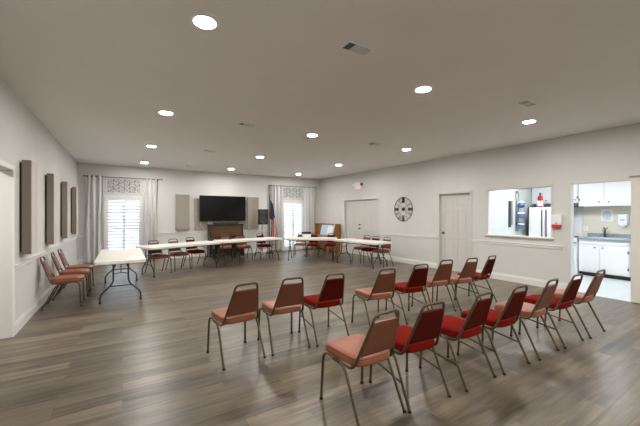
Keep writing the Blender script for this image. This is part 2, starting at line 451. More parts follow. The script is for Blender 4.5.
# ------------------------------------------------------------------ acoustic panels
def acoustic(loc, rz, label, group, w=.44, h=1.22, d=.09, front=False):
    e = empty('acoustic_panel', loc, rz, label=label, cat='acoustic panel', group=group)
    bk = .024 if front else .012
    MB().box(-w/2, w/2, -d, -bk, 0, h).build('fabric_panel', M['feltshaded'] if front else M['felt'], e, bevel=.008, smooth=False)
    MB().box(-w/2+.05-bk, w/2-.05+bk, -bk, 0, .06-bk, h-.06+bk).build('backing', M['black'] if front else M['darkgrey'], e, smooth=False)  # black on the left wall: paints the shadowed gap behind the panel
    if front: tag(MB().box(-w/2+.004, w/2-.004, -d-.004, -d, .004, h-.004).build('lit_front', M['feltlit'], e, smooth=False), 'panel front with grazing light painted in')  # paler sheet, window light put into the colour
gb = 'acoustic panels on the back wall'
acoustic((1.78, YB-.002, .97), 0, 'beige fabric acoustic panel left of the television', gb)
acoustic((2.39, YB, .95), 0, 'beige acoustic panel mostly hidden behind the left edge of the television', gb, h=1.12, d=.05)
acoustic((3.83, YB, .95), 0, 'beige acoustic panel mostly hidden behind the right edge of the television', gb, h=1.12, d=.05)
acoustic((4.31, YB-.002, .95), 0, 'beige fabric acoustic panel right of the television, above the speaker', gb)
gl = 'tall acoustic panels on the left wall'
for y, lb in zip((5.62, 7.25, 8.88, 10.5), ('nearest the doorway', 'second from the doorway, above the near red-brown chairs', 'third from the doorway on the left wall', 'farthest down the left wall, nearest the curtain')):
    acoustic((XL+.001, y+.18, .98), PI/2, 'tall fabric acoustic panel with shaded sides and lit front painted in, ' + lb, gl, w=.36, h=1.25, d=.12, front=True)

# ------------------------------------------------------------------ television + cable
e = empty('television', (3.15, YB, 1.26), label='large black flat screen television mounted on the back wall above the piano', cat='television')
MB().box(-.83, .83, -.15, -.10, 0, .92).build('bezel', M['black'], e, bevel=.006, smooth=False)
MB().box(-.815, .815, -.152, -.1495, .018, .905).build('screen', M['screen'], e, smooth=False)
MB().box(-.3, .3, -.10, 0, .2, .7).build('wall_mount', M['darkgrey'], e, smooth=False)
MB().box(-.04, .04, -.153, -.15, .003, .013).build('badge', M['chrome'], e, smooth=False)
tag(MB().tube(fillet([(2.38, YB-.092, 1.30), (2.36, YB-.085, 1.14), (2.44, YB-.08, 1.0), (2.585, YB-.08, .89)], .08), .006, 6).build('power_cable', M['plastic']),
    'thin pale cable hanging from the left corner of the television', 'cable')

# ------------------------------------------------------------------ upright pianos
def piano(name, loc, rz, w, h, mp, md, label, cat, soundboard=True):
    e = empty(name, loc, rz, label=label, cat=cat)
    # local: back at y=0, front toward -y
    mb = MB().box(-w/2, -w/2+.05, -.36, 0, 0, h-.03).box(w/2-.05, w/2, -.36, 0, 0, h-.03)
    mb.box(-w/2+.05, w/2-.05, -.03, 0, .05, h-.03)
    mb.build('case', md, e, bevel=.006, smooth=False)
    MB().box(-w/2+.05, w/2-.05, -.33, -.30, .60, h-.04).build('upper_panel', mp, e, bevel=.004, smooth=False)
    MB().box(-w/2-.02, w/2+.02, -.38, .01, h-.03, h).build('lid', md, e, bevel=.008, smooth=False)
    MB().box(-w/2+.05, w/2-.05, -.31, -.28, .10, .51).build('lower_panel', md, e, bevel=.004, smooth=False)
    mb = MB().box(-w/2+.05, w/2-.05, -.60, -.30, .52, .59).box(-w/2, -w/2+.08, -.62, -.3, .50, .66).box(w/2-.08, w/2, -.62, -.3, .50, .66)
    mb.build('key_bed', md, e, bevel=.008, smooth=False)
    MB().prism([(-.59, .592), (-.59, .62), (-.42, .655), (-.333, .665), (-.333, .592)], 'x', -w/2+.085, w/2-.085).build('key_lid', md, e, bevel=.004, smooth=False)
    MB().box(-w*.27, w*.27, -.37, -.332, .70, .72).build('music_ledge', md, e, bevel=.003, smooth=False)
    for s in (-1, 1):
        MB().prism([(s*(w/2-.07)-.035, -.60), (s*(w/2-.07)+.035, -.60), (s*(w/2-.07)+.035, -.53), (s*(w/2-.07)-.035, -.53)], 'z', 0, .51).build('leg', md, e, bevel=.01, smooth=False)
    for k in (-1, 0, 1):
        MB().tube([(k*.09, -.30, .07), (k*.09, -.40, .06), (k*.09, -.44, .055)], [.012, .012, .02], 8).build('pedal', M['brass'], e)
    return e
piano('upright_piano', (3.21, YB-.06, 0), 0, 1.2, 1.15, M['wood'], M['wooddark'], 'dark brown upright piano standing under the television', 'piano')
e = empty('soundbar', (3.22, YB-.2, 1.15), label='long black soundbar lying on top of the piano under the television', cat='soundbar')
MB().box(-.45, .45, -.05, .05, 0, .06).build('housing', M['black'], e, bevel=.012)
MB().box(-.43, .43, -.052, -.0495, .008, .052).build('grille', M['grille'], e, smooth=False)
piano('console_piano', (XR-.03, 10.98, 0), -PI/2, 1.36, 1.12, M['woodlight'], M['woodlight'], 'light brown upright piano against the right wall in the far corner', 'piano')
# pale blue board leaning on it
m = Matrix.Rotation(math.radians(14), 4, 'Y')
e = empty('display_board', (XR-.47, 10.68, .665), label='large pale blue board leaning on the light brown piano in the corner', cat='board')
o = MB().box(-.008, .008, -.46, .46, 0, .46, m).build('card', M['paleblue'], e, smooth=False)
MB().box(-.0095, -.008, -.40, -.02, .05, .40, m).build('page', M['paper'], e, smooth=False)
# piano bench
e = empty('piano_bench', (2.95, 10.95, 0), 0, label='low black piano bench in front of the dark piano', cat='bench')
MB().box(-.36, .36, -.17, .17, .44, .50).build('seat', M['black'], e, bevel=.015)
MB().box(-.34, .34, -.15, .15, .34, .44).build('storage_box', M['black'], e, bevel=.004, smooth=False)
for a in (-1, 1):
    for b in (-1, 1): MB().box(a*.32-.02, a*.32+.02, b*.13-.02, b*.13+.02, 0, .34).build('leg', M['black'], e, bevel=.003, smooth=False)

# ------------------------------------------------------------------ loudspeaker, stand, flag
SX, SY = 4.45, 11.25
e = empty('speaker_stand', (SX, SY, 0), label='black tripod stand carrying the loudspeaker by the flag', cat='speaker stand')
MB().tube([(0, 0, .12), (0, 0, .72)], .019, 10).build('lower_pole', M['black'], e)
MB().tube([(0, 0, .70), (0, 0, 1.13)], .0145, 10).build('upper_pole', M['steel'], e)
MB().lathe([(.028, .66), (.03, .68), (.03, .73), (.024, .75)], (0, 0, 0), 12).build('collar', M['black'], e)
for k in range(3):
    a = PI/2+k*2*PI/3; c, s = math.cos(a), math.sin(a)
    lg = MB().tube([(.02*c, .02*s, .52), (.40*c, .40*s, .012)], .011, 8).build('leg', M['black'], e)
    MB().tube([(.385*c, .385*s, .03), (.405*c, .405*s, .0)], .015, 8).build('rubber_foot', M['rubber'], lg)
    MB().tube([(.02*c, .02*s, .2), (.21*c, .21*s, .262)], .007, 6).build('brace', M['black'], e)
e = empty('loudspeaker', (SX, SY, 1.13), -.1, label='black two way loudspeaker on a tripod stand beside the flag', cat='loudspeaker')
MB().prism([(-.19, -.17), (.19, -.17), (.13, .15), (-.13, .15)], 'z', 0, .56).build('cabinet', M['black'], e, bevel=.012)
MB().lathe([(.15, -.175), (.155, -.185), (.145, -.188), (.12, -.178), (.05, -.172), (.045, -.178), (.02, -.184)], (0, 0, .20), 28, axis='y').build('woofer', M['cone'], e)
MB().lathe([(.055, -.172), (.06, -.18), (.03, -.176)], (0, 0, .45), 20, axis='y').box(-.12, .12, -.176, -.17, .385, .515).build('horn', M['cone'], e)
MB().box(-.03, .03, -.178, -.17, .018, .035).build('badge', M['chrome'], e, smooth=False)

FX, FY = 4.84, 11.45
e = empty('flag', (FX, FY, 0), label='United States flag drooping on a floor pole left of the right window', cat='flag')
MB().tube([(0, 0, .05), (0, 0, 2.16)], .013, 10).build('pole', M['wooddark'], e)
MB().lathe([(.15, 0), (.15, .015), (.06, .04), (.03, .09), (.02, .12)], (0, 0, 0), 20).build('base', M['wooddark'], e)
MB().lathe([(.008, 2.15), (.022, 2.17), (.026, 2.19), (.012, 2.215), (.016, 2.225), (.002, 2.30)], (0, 0, 0), 12).build('finial', M['brass'], e)
def flagp(u, v):
    # hanging cloth: u across the folds, v down
    z = 2.08-v*1.62; w = .10+.20*min(1, v*1.6)
    x = .01+u*w; y = -.035+.035*math.sin(u*4.2*PI+v*2)-.01
    return (x, y, z-.25*u*(1-v)*.8)
def flag_piece(rows, name, mt, nu=24, nv=24, test=None):
    mb = MB(); nu, nv = 40, 60
    vs = [flagp(i/nu, j/nv) for j in range(nv+1) for i in range(nu+1)]
    fs = []
    for j in range(nv):
        for i in range(nu):
            if test((i+.5)/nu, (j+.5)/nv): fs.append((j*(nu+1)+i, j*(nu+1)+i+1, (j+1)*(nu+1)+i+1, (j+1)*(nu+1)+i))
    mb.add(vs, fs); return mb.build(name, mt, e, solid=.002)
canton = lambda u, v: v < .43 + .05*math.sin(u*6)
stripe = lambda u, v: int((u*7+v*1.6)) % 2
flag_piece(0, 'canton', M['flagblue'], test=canton)
flag_piece(0, 'red_stripes', M['flagred'], test=lambda u, v: not canton(u, v) and stripe(u, v) == 0)
flag_piece(0, 'white_stripes', M['flagwhite'], test=lambda u, v: not canton(u, v) and stripe(u, v) == 1)
mb = MB()
for j in range(9):
    for i in range(4):
        u, v = (i+.5+(j % 2)*.4)/4.6, .04+j*.043; p = Vector(flagp(u, v)); r = .012
        pts = [(r*(1 if k % 2 == 0 else .42)*math.sin(k*PI/5), r*(1 if k % 2 == 0 else .42)*math.cos(k*PI/5)) for k in range(10)]
        mb.prism([(p.x+a, p.z+b) for a, b in pts], 'y', p.y-.006, p.y-.002)
mb.build('stars', M['flagwhite'], e, smooth=False)

# ------------------------------------------------------------------ stacking chair
def make_chair(kind):
    e = empty('stacking_chair')
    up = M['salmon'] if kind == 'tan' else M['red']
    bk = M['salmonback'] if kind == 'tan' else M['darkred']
    r = .0112
    # continuous tube: front foot, seat side, back loop, and down the other side
    half = lambda s: [(s*.217, .215, .0), (s*.208, .195, .405), (s*.192, -.165, .385), (s*.126, -.296, .735)]
    R, L = half(1), half(-1)
    path = fillet(R + [(.112, -.318, .812)] + [(-.112, -.318, .812)] + L[::-1], [.085, .055, .02, .06, .06, .02, .055, .085], 6)
    MB().tube(path, r, 10).build('frame', M['tube'], e)
    for s in (-1, 1):
        lg = MB().tube(fillet([(s*.205, .0, .392), (s*.212, -.10, .375), (s*.219, -.282, .0)], .06, 5), r, 10).build('leg', M['tube'], e)
        MB().tube([(s*.2188, -.275, .016), (s*.2192, -.283, .0)], .0145, 10).build('foot_cap', M['rubber'], lg)
        MB().tube([(s*.2172, .2145, .018), (s*.217, .215, .0)], .0145, 10).build('foot_cap', M['rubber'], e)
        if kind == 'red':
            MB().tube([(s*.214, .207, .235), (s*.218, -.19, .185)], .0085, 8).build('stretcher', M['tube'], e)
        MB().box(s*.205-.012, s*.205+.012, -.02, .06, .383, .405).build('bracket', M['tube'], e, smooth=False)
    MB().tube([(-.205, .12, .398), (.205, .12, .398)], .009, 8).tube([(-.2, -.12, .39), (.2, -.12, .39)], .009, 8).build('cross_bar', M['tube'], e)
    # seat pad : rounded and crowned
    def outline(n=36):
        out = []
        for k in range(n):
            a = 2*PI*k/n; c, s = math.cos(a), math.sin(a); q = 5
            x = math.copysign(abs(c)**(2/q), c)*(.192+.014*s); y = math.copysign(abs(s)**(2/q), s)*.222+.014
            out.append((x, y))
        return out
    ol = outline(); mb = MB(); rings = [(.90, .398), (.985, .403), (1.0, .418), (1.0, .442), (.98, .457), (.93, .466), (.75, .473), (.4, .477), (.08, .478)]
    vs = []; n = len(ol)
    for sc, z in rings:
        for x, y in ol: vs.append((x*sc, .028+(y-.028)*sc, z - .012*max(0, (y-.14))/.09*(sc)))
    fs = [(i*n+k, i*n+(k+1) % n, (i+1)*n+(k+1) % n, (i+1)*n+k) for i in range(len(rings)-1) for k in range(n)]
    fs += [tuple(range(n)), tuple((len(rings)-1)*n+k for k in range(n))]
    seat = mb.add(vs, fs).build('seat', up, e)
    for z, sc in ((.454, .990), (.408, .995)):
        MB().tube([(x*sc, .028+(y-.028)*sc, z-.012*max(0, (y-.14))/.09) for x, y in ol], .0035, 6, True).build('piping', M['piping'] if kind == 'tan' else M['darkred'], seat)
    # backrest: tapered pad between the uprights
    a = Vector((0, -.214, .488)); b = Vector((0, -.303, .750)); ax = (b-a).normalized(); nrm = Vector((0, ax.z, -ax.y))
    def pad(th0, th1, grow):
        vs = []; rings = []
        nn = 10
        for j in range(nn+1):
            t = j/nn; cpos = a+(b-a)*t
            hw = (.169-.047*t)+grow
            if j == 0: hw -= .01
            if j == nn: hw -= .012
            rings.append((cpos, hw))
        prof = [(-1, .0), (-.97, .8), (-.7, 1), (0, 1.15), (.7, 1), (.97, .8), (1, 0), (.97, -1), (-.97, -1)]
        for j, (cpos, hw) in enumerate(rings):
            f = .55 if j in (0, nn) else 1
            for px, pz in prof:
                vs.append(cpos + Vector((px*hw, 0, 0)) + nrm*((th1 if pz > 0 else th0)*pz*f))
        k = len(prof)
        fs = [(j*k+i, j*k+(i+1) % k, (j+1)*k+(i+1) % k, (j+1)*k+i) for j in range(nn) for i in range(k)]
        fs += [tuple(range(k)), tuple(nn*k+i for i in range(k))]
        return vs, fs
    vs, fs = pad(.008, .026, 0)
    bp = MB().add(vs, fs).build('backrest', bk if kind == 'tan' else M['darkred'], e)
    return e
PROTO = {}
def chair(kind, x, y, deg, label, group):
    if kind not in PROTO:
        o = make_chair(kind); PROTO[kind] = o
    else: o = copy_tree(PROTO[kind])
    o.location = (x, y, 0); o.rotation_euler = (0, 0, math.radians(deg))
    return tag(o, label, 'chair', group)
GA, GB = 'chairs of the farther row', 'chairs of the nearer row'
rowA = [('tan', 1.028, 3.397, 5.2, 'salmon vinyl stacking chair standing at the left end of the farther row'),
 ('tan', 1.595, 3.405, -3, 'salmon vinyl stacking chair second from left in the farther row'),
 ('red', 2.125, 3.36, -3, 'red fabric stacking chair third from left in the farther row, leftmost red one'),
 ('tan', 2.919, 3.293, -7.9, 'salmon vinyl stacking chair fourth from left in the farther row, between two red ones'),
 ('red', 3.563, 3.303, -8, 'red fabric stacking chair between two salmon ones, middle of the farther row'),
 ('tan', 4.22, 3.38, -8, 'salmon vinyl stacking chair third from right in the farther row'),
 ('tan', 4.735, 3.30, -6, 'salmon vinyl stacking chair second from right in the farther row, before the white door'),
 ('red', 5.247, 3.305, 4.2, 'red fabric stacking chair at the right end of the farther row')]
rowB = [('tan', 1.602, 1.988, 1, 'salmon vinyl stacking chair nearest the camera, left end of the nearer row'),
 ('red', 2.093, 1.953, -3.9, 'red fabric stacking chair second from left in the nearer row'),
 ('red', 2.705, 1.916, .6, 'red fabric stacking chair third from left in the nearer row'),
 ('red', 3.272, 1.891, -1.2, 'red fabric stacking chair in the exact middle of the nearer row'),
 ('tan', 3.876, 1.868, 1, 'salmon vinyl stacking chair third from right in the nearer row, between red ones'),
 ('red', 4.455, 1.845, -1.7, 'red fabric stacking chair second from right in the nearer row'),
 ('tan', 5.048, 1.814, -.1, 'salmon vinyl stacking chair at the right end of the nearer row by the kitchen doorway')]
for k in rowA: chair(*k, GA)
for k in rowB: chair(*k, GB)
GL = 'chairs along the left wall'
chair('tan', -.79, 6.75, -91, 'salmon chair against the left wall, nearest of the three', GL)
chair('tan', -.76, 7.44, -89, 'salmon chair against the left wall, middle of the three', GL)
chair('tan', -.74, 8.03, -92, 'salmon chair against the left wall, farthest of the three, nearest the curtain', GL)
GT = 'chairs at the folding tables'
CT = [('tan', .80, 9.12, 200, 'salmon chair tucked behind the long tables at their left end by the left window'),
 ('tan', 1.31, 9.42, 200, 'salmon chair second from left behind the folding tables'),
 ('red', 1.80, 9.74, 198, 'dark red chair behind the table join, left of the dark piano'),
 ('tan', 2.86, 10.45, 166, 'salmon chair behind the middle table in front of the black piano bench'),
 ('tan', 3.46, 10.4, 182, 'salmon chair behind the middle table before the right half of the piano'),
 ('red', 4.16, 10.36, 184, 'red chair behind the middle table in front of the loudspeaker stand'),
 ('tan', 5.50, 10.18, 146, 'salmon chair behind the angled table in front of the right window'),
 ('red', 5.78, 9.75, 142, 'red chair at the angled table behind the white box'),
 ('red', 6.28, 9.38, 140, 'red chair at the angled table in front of the light brown piano'),
 ('tan', 6.53, 7.94, 106, 'salmon chair at the right table, farthest of its three, before the double door'),
 ('red', 6.46, 7.45, 104, 'red chair at the right table, middle of its three'),
 ('tan', 6.47, 6.97, 103, 'salmon chair at the right table, nearest of its three, at the table end')]
for k in CT: chair(*k, GT)

# ------------------------------------------------------------------ folding tables
def make_table(L=2.0, W=.76):
    e = empty('folding_table')
    mb = MB(); pts = []
    for cx, cy, a0 in ((L/2-.05, W/2-.05, 0), (-L/2+.05, W/2-.05, PI/2), (-L/2+.05, -W/2+.05, PI), (L/2-.05, -W/2+.05, 3*PI/2)):
        pts += [(cx+.05*math.cos(a0+k*PI/10), cy+.05*math.sin(a0+k*PI/10)) for k in range(6)]
    mb.prism(pts, 'z', .666, .722).build('tabletop', M['plastic'], e, bevel=.008)
    MB().box(-L/2+.08, L/2-.08, -W/2+.06, -W/2+.075, .645, .667).box(-L/2+.08, L/2-.08, W/2-.075, W/2-.06, .645, .667).build('apron_rail', M['graytube'], e, smooth=False)
    for s in (-1, 1):
        x = s*(L/2-.13); hw = .11
        mb = MB()
        for q in (-1, 1):
            mb.tube(fillet([(x, q*hw, .672), (x, q*hw, .33), (x, q*.30, .14), (x, q*.30, .0)], [.08, .06], 6), .0135, 8)
        mb.tube([(x, -.165, .275), (x, .165, .275)], .011, 8).tube([(x, -.29, .665), (x, .29, .665)], .0135, 8)
        lg = mb.build('leg_frame', M['graytube'], e)
        for q in (-1, 1): MB().tube([(x, q*.30, .03), (x, q*.30, .0)], .018, 8).build('foot_cap', M['rubber'], lg)
        MB().tube([(x, -.11, .48), (x-s*.02, 0, .50), (x, .11, .48)], .007, 6).tube([(x-s*.02, 0, .50), (x-s*.34, 0, .66)], .008, 6).build('folding_brace', M['graytube'], e)
    return e
TP = {}
def table(x0, y0, x1, y1, label):
    L = round(math.hypot(x1-x0, y1-y0), 1)
    if L not in TP: o = TP[L] = make_table(L)
    else: o = copy_tree(TP[L])
    o.location = ((x0+x1)/2, (y0+y1)/2, 0); o.rotation_euler = (0, 0, math.atan2(y1-y0, x1-x0))
    return tag(o, label, 'table', 'white folding tables')
table(-.02, 6.38, -.02, 8.55, 'white folding table pointing at the left window, nearest of the five')
table(.42, 8.76, 2.26, 9.50, 'white folding table angled behind the three left chairs, left of the piano')
table(2.38, 9.62, 4.47, 9.92, 'white folding table in the middle in front of the dark piano')
table(4.68, 9.62, 6.00, 8.62, 'white folding table turned diagonally in front of the right window')
table(5.95, 8.27, 6.21, 6.58, 'white folding table running towards the camera on the right side')
# white box with black lid on the diagonal table
e = empty('storage_box', (5.33, 9.42, .722), -.6, label='small white box with a black lid on the diagonal folding table', cat='box')
MB().box(-.14, .14, -.10, .10, 0, .12).build('body', M['paper'], e, bevel=.008)
MB().box(-.15, .15, -.11, .11, .12, .19).build('lid', M['black'], e, bevel=.008)

# ------------------------------------------------------------------ wall clock
e = empty('wall_clock', (XR, 6.985, 1.665), -PI/2, label='round openwork iron wall clock on the right wall between the doors', cat='clock')
def ring(mb, r, t, y=-.025):
    mb.tube([(r*math.cos(a*PI/24), y, r*math.sin(a*PI/24)) for a in range(48)], t, 6, True)
mb = MB(); ring(mb, .368, .009); ring(mb, .195, .004); mb.build('rings', M['clock'], e)
NUM = ['XII', 'I', 'II', 'III', 'IIII', 'V', 'VI', 'VII', 'VIII', 'IX', 'X', 'XI']
for i, nm in enumerate(NUM):
    mb = MB(); a = -i*PI/6
    big = i % 3 == 0
    t = .010 if not big else .016
    x = 0; segs = []
    gl = {'I': .022, 'V': .045, 'X': .045}
    if big: gl = {k: v*1.35 for k, v in gl.items()}
    tot = sum(gl[c] for c in nm); x = -tot/2
    for c in nm:
        w = gl[c]
        if c == 'I': segs.append(((x+w/2, .215), (x+w/2, .35)))
        elif c == 'V': segs += [((x+w*.15, .35), (x+w/2, .215)), ((x+w*.85, .35), (x+w/2, .215))]
        else: segs += [((x+w*.1, .35), (x+w*.9, .215)), ((x+w*.9, .35), (x+w*.1, .215))]
        x += w
    R = Matrix.Rotation(-a, 4, 'Y')
    for p, q in segs:
        mb.tube([(p[0], -.025, p[1]), (q[0], -.025, q[1])], t*.32 if not big else .0125, 6, m=R)
    if big: mb.box(-tot/2, tot/2, -.03, -.02, .345, .36, R).box(-tot/2, tot/2, -.03, -.02, .205, .22, R)
    mb.build('numeral', M['clock'], e)
MB().lathe([(.055, -.012), (.055, -.03), (.045, -.036)], (0, 0, 0), 24, axis='y').box(-.02, .02, -.02, 0, -.02, .02).build('hub', M['clock'], e)
mb = MB()
for k in range(4):
    R = Matrix.Rotation(k*PI/2+PI/4, 4, 'Y'); mb.tube([(0, -.022, .05), (0, -.022, .20)], .004, 5, m=R)
mb.build('spokes', M['clock'], e)
MB().box(-.007, .007, -.042, -.038, -.03, .13, Matrix.Rotation(1.2, 4, 'Y')).build('hour_hand', M['clock'], e, smooth=False)
MB().box(-.005, .005, -.047, -.043, -.03, .19, Matrix.Rotation(1.65, 4, 'Y')).build('minute_hand', M['clock'], e, smooth=False)

# ------------------------------------------------------------------ exit sign
def text_mesh(s, size, ext):
    cu = bpy.data.curves.new('t', 'FONT'); cu.body = s; cu.size = size; cu.extrude = ext; cu.align_x = 'CENTER'; cu.align_y = 'CENTER'
    ob = bpy.data.objects.new('t', cu); C.objects.link(ob)
    me = bpy.data.meshes.new_from_object(ob.evaluated_get(bpy.context.evaluated_depsgraph_get()))
    bpy.data.objects.remove(ob); bpy.data.curves.remove(cu)
    return me
e = empty('exit_sign', (XR, 9.20, 2.44), -PI/2, label='lit exit sign with emergency lamp heads above the double door', cat='exit sign')
MB().box(-.19, .19, -.045, 0, -.01, .25).build('housing', M['white'], e, bevel=.006)
me = text_mesh('EXIT', .155, .002); me.materials.append(M['exitred'])
o = bpy.data.objects.new('letters', me); C.objects.link(o); o.parent = e; o.location = (0, -.047, .12); o.rotation_euler = (PI/2, 0, 0)
for s in (-1, 1):
    MB().lathe([(.045, -.02), (.05, -.03), (.05, -.075), (.042, -.08)], (s*.225, 0, .16), 16, axis='y').box(s*.2-.03, s*.2+.03, -.03, 0, .12, .18).build('lamp_head', M['darkgrey'] if s > 0 else M['white'], e)

# ------------------------------------------------------------------ alarm box between pass-through and kitchen doorway
e = empty('alarm_box', (XR, 2.885, 1.24), -PI/2, label='small white wall box with a red lower edge left of the kitchen doorway', cat='alarm')
MB().box(-.085, .085, -.06, 0, .06, .26).build('housing', M['white'], e, bevel=.012)
MB().box(-.085, .07, -.066, -.0, .0, .06).build('red_base', M['alarmred'], e, bevel=.01)
MB().box(-.02, .02, -.064, -.06, .085, .10).build('label_plate', M['darkgrey'], e, smooth=False)

# ------------------------------------------------------------------ pass-through frame and sill
c = .05; mb = MB()
mb.box(XR-.014, XR, PW[0]-c, PW[0], 1.03, 2.08+c).box(XR-.014, XR, PW[1], PW[1]+c, 1.03, 2.08+c).box(XR-.014, XR, PW[0], PW[1], 2.08, 2.08+c)
tag(mb.build('trim_8', M['door'], bevel=.003, smooth=False), **ST)
tag(MB().box(XR-.05, XR+T, PW[0]-.06, PW[1]+.06, 1.0, 1.035).build('trim_9', M['trim'], bevel=.006), **ST)

mb = MB()
mb.box(XR, XR+T, PW[0], PW[0]+.006, 1.036, 2.074).box(XR, XR+T, PW[1]-.006, PW[1], 1.036, 2.074).box(XR, XR+T, PW[0], PW[1], 2.074, 2.08)
mb.box(XR, XR+T, KO[0], KO[0]+.006, .003, 2.094).box(XR, XR+T, KO[1]-.006, KO[1], .003, 2.094).box(XR, XR+T, KO[0], KO[1], 2.094, 2.10)
tag(mb.build('trim_10', M['white'], smooth=False), **ST)
# ------------------------------------------------------------------ kitchen
KX, KY0, KY1, KH = 10.25, .6, 4.52, 2.55
K0 = XR+T
tag(MB().box(XR+.02, KX+.1, KY0-.1, KY1+.1, -.12, .002).build('floor_kitchen', M['tile'], smooth=False), **ST)
tag(MB().box(K0, KX+.1, KY0-.1, KY1+.1, KH, KH+.1).build('ceiling_kitchen', M['white'], smooth=False), **ST)
tag(MB().box(KX, KX+.1, KY0-.1, KY1+.1, 0, KH).build('wall_kitchen_back', M['kwall'], smooth=False), **ST)
tag(MB().box(K0, KX, KY1, KY1+.1, 0, KH).build('wall_kitchen_left', M['kside'], smooth=False), **ST)
tag(MB().box(K0, KX, KY0-.1, KY0, 0, KH).build('wall_kitchen_right', M['kside'], smooth=False), **ST)
def kdoor(x, y0, y1, z0, z1, parent, ky, kz, hinge=None):
    d = MB().box(x-.02, x, y0+.004, y1-.004, z0, z1).build('door', M['white'], parent, bevel=.004, smooth=False)
    MB().lathe([(.008, -.02), (.008, -.032), (.016, -.036), (.016, -.044), (.006, -.048)], (x, ky, kz), 12, axis='x').build('knob', M['darkgrey'], d)
    if hinge is not None:
        for z in (z0+.12, z1-.12): MB().box(x-.026, x-.018, hinge-.012, hinge+.012, z-.03, z+.03).build('hinge', M['darkgrey'], d, smooth=False)
CF = 9.65
e = empty('base_cabinet', (0, 0, 0), label='white sink base cabinet with two doors under the kitchen counter', cat='cabinet')
MB().box(CF, KX-.005, 2.37, 3.31, .10, .89).build('body', M['white'], e, bevel=.003, smooth=False)
MB().box(CF+.06, KX-.01, 2.37, 3.31, 0.003, .10).build('toe_kick', M['black'], e, smooth=False)
kdoor(CF, 2.39, 2.89, .14, .76, e, 2.83, .71, 2.39); kdoor(CF, 2.89, 3.30, .14, .76, e, 2.98, .71)
MB().box(CF-.018, CF, 2.40, 3.28, .785, .87).build('drawer_front', M['white'], e, bevel=.004, smooth=False)
e = empty('end_cabinet', (0, 0, 0), label='white base cabinet at the right end of the kitchen counter', cat='cabinet')
MB().box(CF, KX-.005, 1.5, 2.36, .10, .89).build('body', M['white'], e, bevel=.003, smooth=False)
MB().box(CF+.06, KX-.01, 1.5, 2.36, 0.003, .10).build('toe_kick', M['black'], e, smooth=False)
kdoor(CF, 1.9, 2.33, .14, .76, e, 1.94, .71)
e = empty('countertop', (0, 0, 0), label='blue grey speckled kitchen counter with backsplash and sink', cat='countertop')
mb = MB().box(CF-.04, CF+.14, 1.5, 3.32, .89, .93).box(CF+.46, KX-.003, 1.5, 3.32, .89, .93).box(CF+.14, CF+.46, 1.5, 2.5, .89, .93).box(CF+.14, CF+.46, 3.14, 3.32, .89, .93)
mb.build('slab', M['granite'], e, smooth=False)
MB().box(KX-.025, KX-.003, 1.5, 3.32, .93, 1.03).build('backsplash', M['granite'], e, smooth=False)
mb = MB().box(CF+.14, CF+.46, 2.5, 3.14, .895, .9).box(CF+.125, CF+.14, 2.485, 3.155, .895, .94).box(CF+.46, CF+.475, 2.485, 3.155, .895, .94).box(CF+.14, CF+.46, 2.485, 2.5, .895, .94).box(CF+.14, CF+.46, 3.14, 3.155, .895, .94)
mb.build('sink', M['white'], e, smooth=False)
e = empty('kitchen_faucet', (KX-.08, 2.95, .93), label='tall dark metal faucet behind the kitchen sink', cat='faucet')
MB().lathe([(.032, 0), (.032, .01), (.024, .03), (.02, .05)], (0, 0, 0), 14).tube([(0, 0, 0), (0, 0, .18)], [.022, .019], 10).build('body', M['darkgrey'], e)
MB().tube(fillet([(0, 0, .15), (-.02, 0, .26), (-.12, 0, .25), (-.15, 0, .17)], .06), .013, 10).build('spout', M['steel'], e)
MB().tube([(0, 0, .18), (.0, -.05, .25)], .009, 8).build('handle', M['darkgrey'], e)
UF = 9.92
e = empty('wall_cabinet', (0, 0, 0), label='white double door wall cabinet above the kitchen sink', cat='cabinet')
MB().box(UF, KX-.003, 2.30, 3.40, 1.74, 2.5).build('body', M['white'], e, bevel=.003, smooth=False)
MB().box(UF-.02, UF+.01, 2.30, 3.40, 1.71, 1.74).build('light_rail', M['white'], e, smooth=False)
kdoor(UF, 2.32, 2.89, 1.76, 2.47, e, 2.80, 1.81); kdoor(UF, 2.89, 3.39, 1.76, 2.47, e, 2.98, 1.81, 3.38)
e = empty('hood_cabinet', (0, 0, 0), label='white wall cabinet above the cooker hood, between sink cabinet and refrigerator', cat='cabinet')
MB().box(UF, KX-.003, 3.41, 4.5, 1.80, 2.5).build('body', M['white'], e, bevel=.003, smooth=False)
kdoor(UF, 3.42, 3.79, 1.82, 2.47, e, 3.46, 1.88, 3.42); kdoor(UF, 3.79, 4.17, 1.82, 2.47, e, 4.12, 1.88)
e = empty('range_hood', (0, 0, 0), label='dark cooker hood under the kitchen wall cabinets', cat='range hood')
MB().prism([(KX-.003, 1.70), (9.80, 1.70), (9.80, 1.735), (9.9, 1.80), (KX-.003, 1.80)], 'y', 3.41, 4.14).build('canopy', M['darkgrey'], e, smooth=False)
MB().box(9.79, 9.80, 3.6, 3.9, 1.71, 1.725).build('switch_strip', M['steel'], e, smooth=False)
e = empty('stove', (0, 0, 0), label='white stove left of the kitchen sink, partly behind the door edge', cat='stove')
MB().box(9.62, KX-.01, 3.33, 3.64, .003, .92).build('body', M['white'], e, bevel=.005, smooth=False)
MB().box(KX-.03, KX-.01, 3.43, 3.64, .925, 1.69).build('splash_panel', M['white'], e, smooth=False)
MB().box(9.60, 9.62, 3.34, 3.63, .25, .76).build('oven_door', M['white'], e, bevel=.004, smooth=False)
MB().tube([(9.57, 3.34, .80), (9.57, 3.63, .80)], .018, 8).box(9.57, 9.62, 3.35, 3.37, .79, .81).box(9.57, 9.62, 3.60, 3.62, .79, .81).build('oven_handle', M['steel'], e)
mb = MB(); ring2 = [(9.85, 3.49, .09), (10.08, 3.52, .07)]
